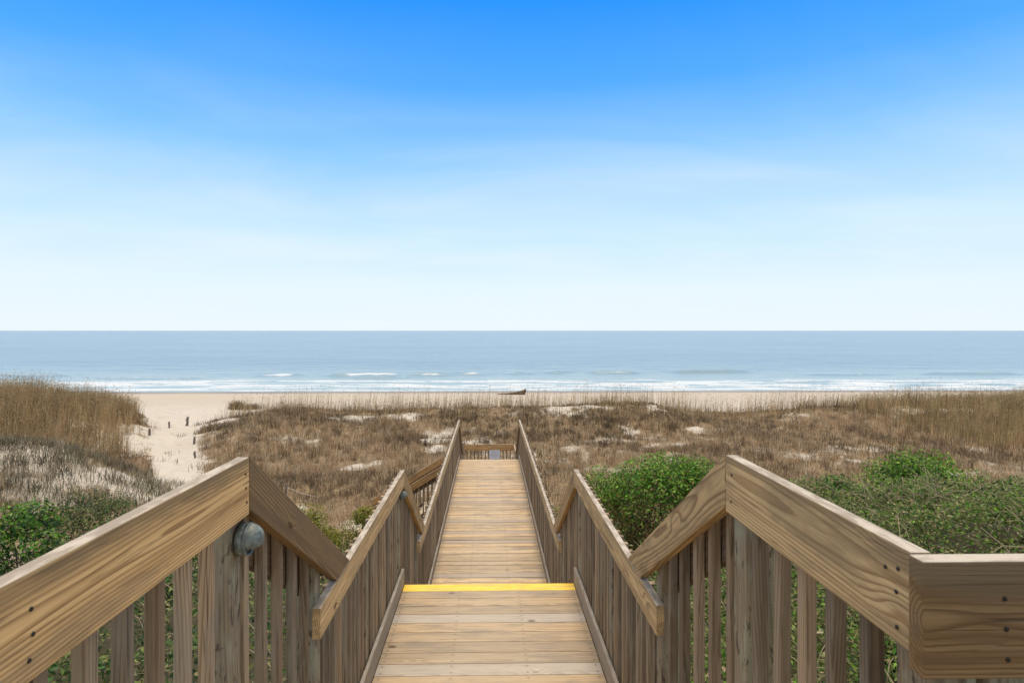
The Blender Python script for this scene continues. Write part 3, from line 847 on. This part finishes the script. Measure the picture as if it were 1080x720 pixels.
shrub('low olive green shrub just beyond the square corner of the topmost railing', 5.3, 6.3, 1.3, .9, -2.95, 7000, .05, G_OLIVE + G_DARK[1:2], 22, .5, GS)
shrub('low yellowish vine covered shrub at the right picture edge', 7.4, 7.8, 1.4, .9, -2.9, 7000, .05, G_OLIVE + RUST[:1], 22, .5, GS)

# tangle of vines and leaves near the house
def cover(name, label, n, xr, dr, hmax, leaf, colors, keep):
    x = RNG.uniform(*xr, n*2); d = RNG.uniform(*dr, n*2)
    k = keep(x, d) > RNG.random(n*2)
    x, d = x[k][:n], d[k][:n]; n = len(x)
    bumpy = fbm(x*1.1, d*1.1, 3)
    z = height(x, d) + hmax*(.15 + 1.2*bumpy*RNG.uniform(.45, 1.0, n))
    P = np.stack([x, d, z + CZ], -1)
    N = RNG.normal(0, .6, (n, 3)) + np.array([0, -.25, .8])
    col = pal(colors, n, .22)
    o = link(name, leaves_mesh(name, P, N, leaf*RNG.uniform(.5, 1.4, n), col, .5), LEAF)
    return tag(o, label, 'ground cover', kind='stuff')
offwalk = lambda x, d: np.where((np.abs(x) > 1.0), 1.0, 0.0)
cover('creeping_vines', 'tangled green creeping vines covering the mound right of the topmost deck', 150000, (1.0, 15), (1.5, 13.5), .95, .056, G_OLIVE + G_DARK[:2] + G_BRIGHT[:3] + G_OLIVE[:4] + [(.24, .20, .10), (.34, .28, .15)],
      lambda x, d: offwalk(x, d) * np.where(x > 2 + np.maximum(d - 8, 0)*1.0, 1, .35) * sst(d, 13.5, 11.5) * np.where(x < .95*d + 1, 1, .1))
cover('creeping_plants', 'green creeping plants under and left of the nearest left railing', 60000, (-12, -1.0), (1.0, 12), .75, .068, G_DARK + G_OLIVE + [(.2, .17, .09)],
      lambda x, d: offwalk(x, d) * sst(d, 12, 9.0))

def clump_pal(colors, n, x, d, var):
    """blades of one clump share a colour"""
    q = (np.floor(x*3.4).astype(int)*73856093 ^ np.floor(d*2.6).astype(int)*19349663) & 1023
    r = np.random.default_rng(3)
    pick = r.integers(0, len(colors), 1024); val = r.normal(1.08, .30, 1024).clip(.45, 1.75)
    own = RNG.integers(0, len(colors), n)
    k = np.where(RNG.random(n) < .65, pick[q], own)
    return np.array(colors)[k] * (val[q]*(1 + RNG.normal(0, var, n)).clip(.5, 1.6))[:, None]

def blades(n, x, d, hgt, width, colors, lean=.5, base=0.0, per=1, var=.2, wind=(0, 0)):
    """curved grass blades as one mesh"""
    a = RNG.uniform(0, 2*math.pi, n)
    le = np.abs(RNG.normal(0, lean, n))
    dirx = np.cos(a)*le + wind[0]; diry = np.sin(a)*le + wind[1]
    z0 = height(x, d) + CZ - .03 + base
    fa = RNG.uniform(0, math.pi, n)*.7 - .35*math.pi
    wx, wy = np.cos(fa)*width/2, np.sin(fa)*width/2
    p0 = np.stack([x, d, z0], -1)
    k1, k2 = .5, 1.0
    m = p0 + np.stack([dirx*hgt*.32, diry*hgt*.32, hgt*.58], -1)
    e = p0 + np.stack([dirx*hgt, diry*hgt, hgt*np.sqrt(np.clip(1 - .35*le**2, .25, 1))], -1)
    w = np.stack([wx, wy, wx*0], -1)
    co = np.stack([p0 - w, p0 + w, m + w*.8, m - w*.8, e], 1).reshape(-1, 3)
    i = np.arange(n)*5
    f = np.concatenate([np.stack([i, i+1, i+2], -1), np.stack([i, i+2, i+3], -1), np.stack([i+3, i+2, i+4], -1)])
    return co, f, np.repeat(clump_pal(colors, n, x, d, var), 5, axis=0), e

def join(parts):
    cs, fs, ks = [], [], []; o = 0
    for c, f, k in parts:
        cs.append(c); fs.append(f + o); ks.append(k); o += len(c)
    return np.concatenate(cs), np.concatenate(fs), np.concatenate(ks)

TAN = [(.39, .275, .15), (.48, .36, .22), (.30, .20, .105), (.54, .43, .28), (.23, .16, .085), (.38, .25, .13)]
BROWN = [(.185, .12, .07), (.25, .165, .09), (.12, .085, .05), (.32, .22, .125), (.18, .15, .07)]
GOLDS = [(.47, .325, .16), (.38, .255, .12), (.31, .21, .105), (.54, .41, .22), (.28, .225, .105)]

def scatter(n, xr, dr, dens, spread=.12, per=8):
    x = RNG.uniform(*xr, n); d = RNG.uniform(*dr, n)
    vis = np.abs(x) < .98*d + 3
    k = (dens(x, d) > RNG.random(n)) & vis
    x, d = x[k], d[k]
    x = np.repeat(x, per) + RNG.normal(0, spread, len(x)*per); d = np.repeat(d, per) + RNG.normal(0, spread, len(d)*per)
    k = ~((np.abs(x) < .95) & (d < 18.8)) & ~((x < .9) & (x > -3.8) & (d > 17.0) & (d < 18.7))
    return x[k], d[k]

# short dry grass over the hollow and the ridge
parts = []
x, d = scatter(56000, (-46, 46), (10.5, 48), lambda x, d: veg(x, d)*np.where(x < -7, .35 + .65*sst(d, 21, 25), 1)*sst(d, 10.5, 13)*(.42 + .8*sst(fbm(x*1.5 + 2, d*1.5, 3), .36, .58)), .10, 10)
x2, d2 = scatter(9000, (-46, 46), (11, 46), lambda x, d: sst(veg(x, d), .3, .6)*sst(fbm(x*.5 + 11, d*.5, 3), .42, .6)*np.where(x < -7, sst(d, 22, 25), 1), .09, 9)
k2 = RNG.random(len(x2)) < .5
for cols, m in (([(.17, .10, .055), (.22, .13, .07), (.12, .08, .045)], k2), ([(.46, .36, .23), (.40, .30, .18), (.33, .22, .12)], ~k2)):
    parts.append(blades(int(m.sum()), x2[m], d2[m], RNG.uniform(.3, .75, int(m.sum())), .006 + .00025*d2[m], cols, .35)[:3])
n = len(x)
tone = fbm(x*.18 + 3, d*.18, 3) + .5*(sst(d, 33, 40) - .5)*.25
br = tone > .5
for m, cols in ((~br, TAN), (br, BROWN)):
    c, f, k, _ = blades(int(m.sum()), x[m], d[m], RNG.uniform(.14, .48, int(m.sum()))*(.65 + .8*fbm(x[m]*.8, d[m]*.8 + 7, 3))*(1 - .45*sst(d[m], 37, 41)), .006 + .00028*d[m], cols, .55)
    parts.append((c, f, k))
c, f, k = join(parts)
tag(link('dry_grass', mesh_from('dry_grass', c, f, k), STRAW), 'short dry brown grass over the dune hollow', 'grass', kind='stuff')

# tall sea oats on the crests and the left mound
def oats(x, d, hmin, hmax, cols, lean=.12):
    n = len(x)
    h = RNG.uniform(hmin, hmax, n)*(.5 + 1.0*fbm(x*.45, d*.45 + 3, 3))
    c, f, k, e = blades(n, x, d, h, .006 + .00022*d, cols, lean, wind=(.06, 0))
    P = [(c, f, k)]
    hd = RNG.random(n) < .7                      # drooping seed heads
    e = e[hd]; m = len(e)
    if m:
        L = RNG.uniform(.08, .17, m)
        a = RNG.uniform(-.5, .9, m)
        tip = e + np.stack([a*L, RNG.normal(0, .3, m)*L, L*RNG.uniform(.2, .9, m)], -1)
        w = np.stack([.010 + .0002*d[hd], 0*L, 0*L], -1)
        mid = (e + tip)/2
        co = np.stack([e, mid + w, tip, mid - w], 1).reshape(-1, 3)
        i = np.arange(m)*4
        P.append((co, np.concatenate([np.stack([i, i+1, i+2], -1), np.stack([i, i+2, i+3], -1)]), np.repeat(pal(GOLDS, m, .15), 4, axis=0)))
    return P
parts = []
def crest_d(x, d):
    return np.exp(-((d - 42.5)/3.2)**2)*sst(veg(x, d), .0, .35)*.36*sst(np.abs(x - path_x(d)), 3, 5)*np.where(x > -22, 1, 0)
x, d = scatter(15000, (-20, 46), (35, 49), lambda x, d: crest_d(x, d)*(.35 + .9*fbm(x*.3, d*.3, 3)), .16, 4)
parts += oats(x, d, .4, .8, GOLDS + TAN)
x, d = scatter(9000, (-20, 46), (34, 50), lambda x, d: crest_d(x, d), .3, 3)
parts += oats(x, d, 1.1, 1.8, GOLDS + TAN[:2], .09)
x, d = scatter(9000, (22, 46), (31, 46), lambda x, d: sst(x, 24, 30)*veg(x, d), .16, 5)
parts += oats(x, d, .6, 1.25, GOLDS + [(.22, .20, .07)])
c, f, k = join(parts)
tag(link('crest_grass', mesh_from('crest_grass', c, f, k), STRAW), 'thin tall grass stalks along the far dune crest', 'grass', kind='stuff')
parts = []
lm = lambda x, d: sst(-x + 2.5*(fbm(x*.6, d*.6, 3) - .5), 15.8, 22.5)*sst(d, 22.5, 26 )*sst(d, 43, 39)*np.where(veg(x, d) > .1, 1, .12)*sst(np.abs(x - path_x(d)), 2.0, 3.0)*np.where(x < path_x(d), 1, 0)
x, d = scatter(19000, (-46, -14), (22, 44), lm, .15, 6)
parts += oats(x, d, .5, 1.15, GOLDS + BROWN, .2)
x, d = scatter(5000, (-46, -14), (26, 43), lm, .2, 5)
parts += oats(x, d, .9, 1.6, GOLDS, .12)
c, f, k = join(parts)
tag(link('tall_grass', mesh_from('tall_grass', c, f, k), STRAW), 'thick tall golden grass on the left dune', 'grass', kind='stuff')

# dark low scrub and grey dry weeds: left mound and ridge face
parts = []
m1 = lambda x, d: (np.exp(-((d - 17)/3.2)**2)*sst(-x, 8.5, 11)*.8)*(.25 + 1.2*sst(fbm(x*.7, d*.7, 3), .30, .55))
x, d = scatter(11000, (-24, -8), (11, 23), m1, .12, 8)
parts.append(blades(len(x), x, d, RNG.uniform(.12, .42, len(x)), .010 + .0002*d, [(.12, .13, .06), (.30, .25, .17), (.36, .31, .22), (.15, .12, .08), (.10, .085, .055), (.24, .19, .12)], .7)[:3])
rf = lambda x, d: np.maximum(np.exp(-((d - 38)/2.6)**2), .5*sst(d, 13, 20)*np.where(x > -9 - (d - 17)*.6, 1, 0))*sst(fbm(x*.4 + 4, d*.4, 3), .45, .62)*np.where(veg(x, d) > .15, 1, .1)
x, d = scatter(21000, (-20, 46), (13, 43), rf, .13, 7)
parts.append(blades(len(x), x, d, RNG.uniform(.12, .40, len(x)), .008 + .0004*d, [(.10, .08, .05), (.14, .11, .07), (.17, .14, .08), (.11, .11, .06)], .8)[:3])
c, f, k = join(parts)
tag(link('low_scrub', mesh_from('low_scrub', c, f, k), STRAW), 'low grey brown scrub on the dune slopes', 'scrub', kind='stuff')

# dead bramble canes and pale stalks through the near greenery
bm = bmesh.new()
for xr, dr, n in (((2.2, 13), (3.5, 13), 2600), ((-9, -1.6), (3, 11.5), 420)):
    for q in range(n):
        x0, d0 = random.uniform(*xr), random.uniform(*dr)
        z0 = float(height(x0, d0)) + CZ + random.uniform(.2, .7)
        a = random.uniform(0, 6.28); L = random.uniform(.25, .8); up_ = random.uniform(.15, .8)
        p0 = Vector((x0, d0, z0)); p2 = p0 + Vector((math.cos(a)*L*.7, math.sin(a)*L*.7, L*up_)); p1 = p0.lerp(p2, .5) + Vector((0, 0, .08*L + random.uniform(0, .06)))
        tube(bm, [p0, p1, p2], [.0045, .004, .0025], 4)
CANE = plain('dead_cane', (.34, .27, .16), .9, .35, 3)
tag(bm_obj('dead_canes', bm, CANE), 'thin dead canes sticking out of the near greenery', 'canes', kind='stuff')

# ------------------------------------------------------------------ small things on the dunes and beach
x0, d0, z0 = ground_at(258, 431)
t = thing('grass_tussock', 'lone brown grass tussock on the bare beach sand left of the ridge', 'grass', (x0, d0, z0 + CZ))
P = []
for ox, r, hh in ((-.6, .5, .75), (.7, .75, .55)):
    n = 420
    xx = x0 + ox + RNG.normal(0, r*.6, n); dd = d0 + RNG.normal(0, .35, n)
    P.append(blades(n, xx, dd, RNG.uniform(.4, 1.0, n)*hh*1.3, .03, BROWN + [(.20, .15, .06)], .5, wind=(.3, 0))[:3])
c, f, k = join(P)
link('blades', mesh_from('blades', c, f, k), STRAW, t)

def rope_post(px, py, hpx, label, lean=0.0, r=.055):
    x, d, z = ground_at(px, py)
    h = max(.3, .72 * hpx * d / F)
    t = thing('rope_post', label, 'post', (x, d, z + CZ), 'posts along the sandy path')
    bm = bmesh.new()
    pts = [(x + lean*q*h + random.uniform(-.02, .02), d + random.uniform(-.02, .02), z + CZ - .2 + (h + .2)*q) for q in (0, .25, .5, .75, 1)]
    tube(bm, pts, [r, r*1.05, r*.9, r, r*.85], 8, .18)
    bm_obj('shaft', bm, OLDPOST, t)
    return Vector((x + lean*h*.85, d, z + CZ + h*.85))
tops = []
rope_post(200, 448, 13, 'crooked dark post standing alone on the sand past the path end', .12, .08)
a1 = rope_post(162, 458, 10, 'short dark post at the foot of the grassy left dune', 0, .07)
a2 = rope_post(182, 450, 9, 'thin post in the grass tip left of the path', 0, .06)
b1 = rope_post(208, 467, 11, 'dark post on the right edge of the path by the weeds', 0, .06)
b2 = rope_post(235, 451, 6, 'low stub post highest on the right edge of the path', 0, .07)
b3 = rope_post(208, 482, 10, 'leaning post lowest on the right edge of the path', .1, .05)
c1 = rope_post(164, 502, 14, 'post at the near left edge of the path below the scrub mound', 0, .05)
c2 = rope_post(303, 527, 24, 'grey rope post standing in the dry grass behind the left sloping rail', 0, .04)
x, d, z = ground_at(337, 527); c3 = Vector((x, d, z + CZ + .12))
def rope(p, q, label, sag=.12, r=.012):
    bm = bmesh.new()
    tube(bm, [p.lerp(q, i/8) - Vector((0, 0, sag*4*(i/8)*(1 - i/8))) for i in range(9)], [r]*9, 5)
    tag(bm_obj('rope', bm, ROPE), label, 'rope')
rope(c2, c3, 'pale rope running down from the grey post in the dry grass', .05, .016)
rope(b1, b2, 'thin rope between two posts on the right edge of the path', .15, .012)

# driftwood log
x0, d0, z0 = ground_at(551, 416.0)
t = thing('driftwood_log', 'dark driftwood trunk with upturned root end lying on the beach', 'driftwood', (x0, d0, z0 + CZ))
bm = bmesh.new()
zb = z0 + CZ
tube(bm, [(x0 - 3.0, d0 + .3, zb + .04), (x0 - 2.1, d0 + .1, zb + .07), (x0 - 1.3, d0, zb + .11), (x0 - .6, d0, zb + .17), (x0 + .0, d0, zb + .24), (x0 + .3, d0, zb + .27)], [.04, .07, .12, .2, .29, .33], 12, .22)
bm_obj('trunk', bm, DRIFT, t)
bm = bmesh.new()
for k in range(9):
    a = k*.7 + random.uniform(-.2, .2)
    p = Vector((x0 + .25, d0, zb + .34)); e = p + Vector((random.uniform(-.15, .3), math.cos(a)*.4, math.sin(a)*.3 + .08))
    tube(bm, [p, p.lerp(e, .5) + Vector((.05, 0, .03)), e], [.14, .08, .025], 6, .1)
bm_obj('root_plate', bm, DRIFT, t)

# ------------------------------------------------------------------ sky, sun, camera
SUN_EL, SUN_AZ = math.radians(69), math.radians(4)     # azimuth from straight ahead (+Y) towards the right
w = bpy.data.worlds.new("World"); S.world = w; w.use_nodes = True
class WN(NT):
    def __init__(s): s.t = w.node_tree; s.t.nodes.clear()
t = WN()
sky = t.n('ShaderNodeTexSky'); sky.sky_type = 'NISHITA'; sky.sun_disc = False
sky.sun_elevation = SUN_EL; sky.sun_rotation = SUN_AZ
sky.air_density = 1.0; sky.dust_density = 0.6; sky.ozone_density = 3.0; sky.altitude = 10
tc = t.n('ShaderNodeTexCoord'); G = tc.outputs['Generated']
sp = t.n('ShaderNodeSeparateXYZ'); t.put(sp.inputs[0], G)
el = t.math('MAXIMUM', sp.outputs[2], 0.0)
hs = t.n('ShaderNodeHueSaturation'); hs.inputs['Saturation'].default_value = 1.25; t.put(hs.inputs['Color'], t.mix(1.0, sky.outputs[0], (.17, 1.06, 1.9), 'MULTIPLY'))
# thin high cloud: streaks thickening to a pale veil low down
pv = t.n('ShaderNodeCombineXYZ'); zc = t.math('ADD', el, 0.12)
t.put(pv.inputs[0], t.math('DIVIDE', sp.outputs[0], zc)); t.put(pv.inputs[1], t.math('DIVIDE', sp.outputs[1], zc))
c1_ = t.noise(t.vmath('MULTIPLY', pv.outputs[0], (.6, 1.1, 1)), 1.0, 6, .55, .7)
c2_ = t.noise(t.vmath('MULTIPLY', pv.outputs[0], (.16, .5, 1)), 1.0, 3, .5, .3)
cl = t.sstep(t.math('MULTIPLY_ADD', c2_, .6, t.math('MULTIPLY', c1_, .4)), .38, .70)
haze = t.ramp(el, [(0.0, (.56, .58, .595)), (.07, (.52, .57, .605)), (.16, (.375, .51, .63)), (.27, (.175, .375, .64)), (.38, (.05, .25, .66)), (.50, (.006, .172, .66)), (.53, (.006, .165, .64))])
haze = t.vmath('SCALE', haze, scale=7.9)
skyc = t.mix(.05, haze, hs.outputs[0])
skyc = t.mix(t.math('MULTIPLY', cl, t.ramp(el, [(0, .25), (.12, .5), (.28, .36), (.38, .10), (.5, .02)])), skyc, (4.5, 4.75, 5.05))
high = t.math('MULTIPLY', t.sstep(sp.outputs[2], .52, .66), .92)  # bright overhead veil above the view, added to raise the ambient light
back = t.math('MULTIPLY', t.sstep(sp.outputs[1], .25, -.2), t.sstep(sp.outputs[2], 0.02, .3))  # unseen warm brightening behind the camera, added as fill light
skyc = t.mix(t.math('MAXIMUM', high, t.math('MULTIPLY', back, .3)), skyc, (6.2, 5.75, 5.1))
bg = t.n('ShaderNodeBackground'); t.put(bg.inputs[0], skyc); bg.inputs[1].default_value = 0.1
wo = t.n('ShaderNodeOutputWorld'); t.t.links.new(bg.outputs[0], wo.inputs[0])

sl = bpy.data.lights.new('sun', 'SUN'); sl.energy = 1.4; sl.angle = math.radians(13); sl.color = (1.0, .88, .72)
so = bpy.data.objects.new('sun', sl); COL.objects.link(so)
sdir = Vector((math.sin(SUN_AZ)*math.cos(SUN_EL), math.cos(SUN_AZ)*math.cos(SUN_EL), math.sin(SUN_EL)))
so.location = sdir*60 + Vector((0, 0, CZ)); so.rotation_euler = sdir.to_track_quat('Z', 'Y').to_euler()

cam = bpy.data.cameras.new('camera'); co = bpy.data.objects.new('camera', cam); COL.objects.link(co)
cam.sensor_width = 36; cam.lens = F/1080*36
cam.clip_start = 0.05; cam.clip_end = 100000
co.location = (0, 0, CZ); co.rotation_euler = (math.radians(90), 0, math.radians(-1.1))
cam.shift_x = 12/1080; cam.shift_y = -11.5/1080
cam.dof.use_dof = True; cam.dof.focus_distance = 7.0; cam.dof.aperture_fstop = 9.0
S.camera = co
S.view_settings.view_transform = 'Standard'; S.view_settings.look = 'None'
S.view_settings.exposure = 1.03; S.view_settings.gamma = 1
S.view_settings.use_curve_mapping = False
S.render.engine = 'CYCLES'
S.cycles.use_denoising = True
S.cycles.max_bounces = 6; S.cycles.diffuse_bounces = 3; S.cycles.glossy_bounces = 2; S.cycles.transparent_max_bounces = 4
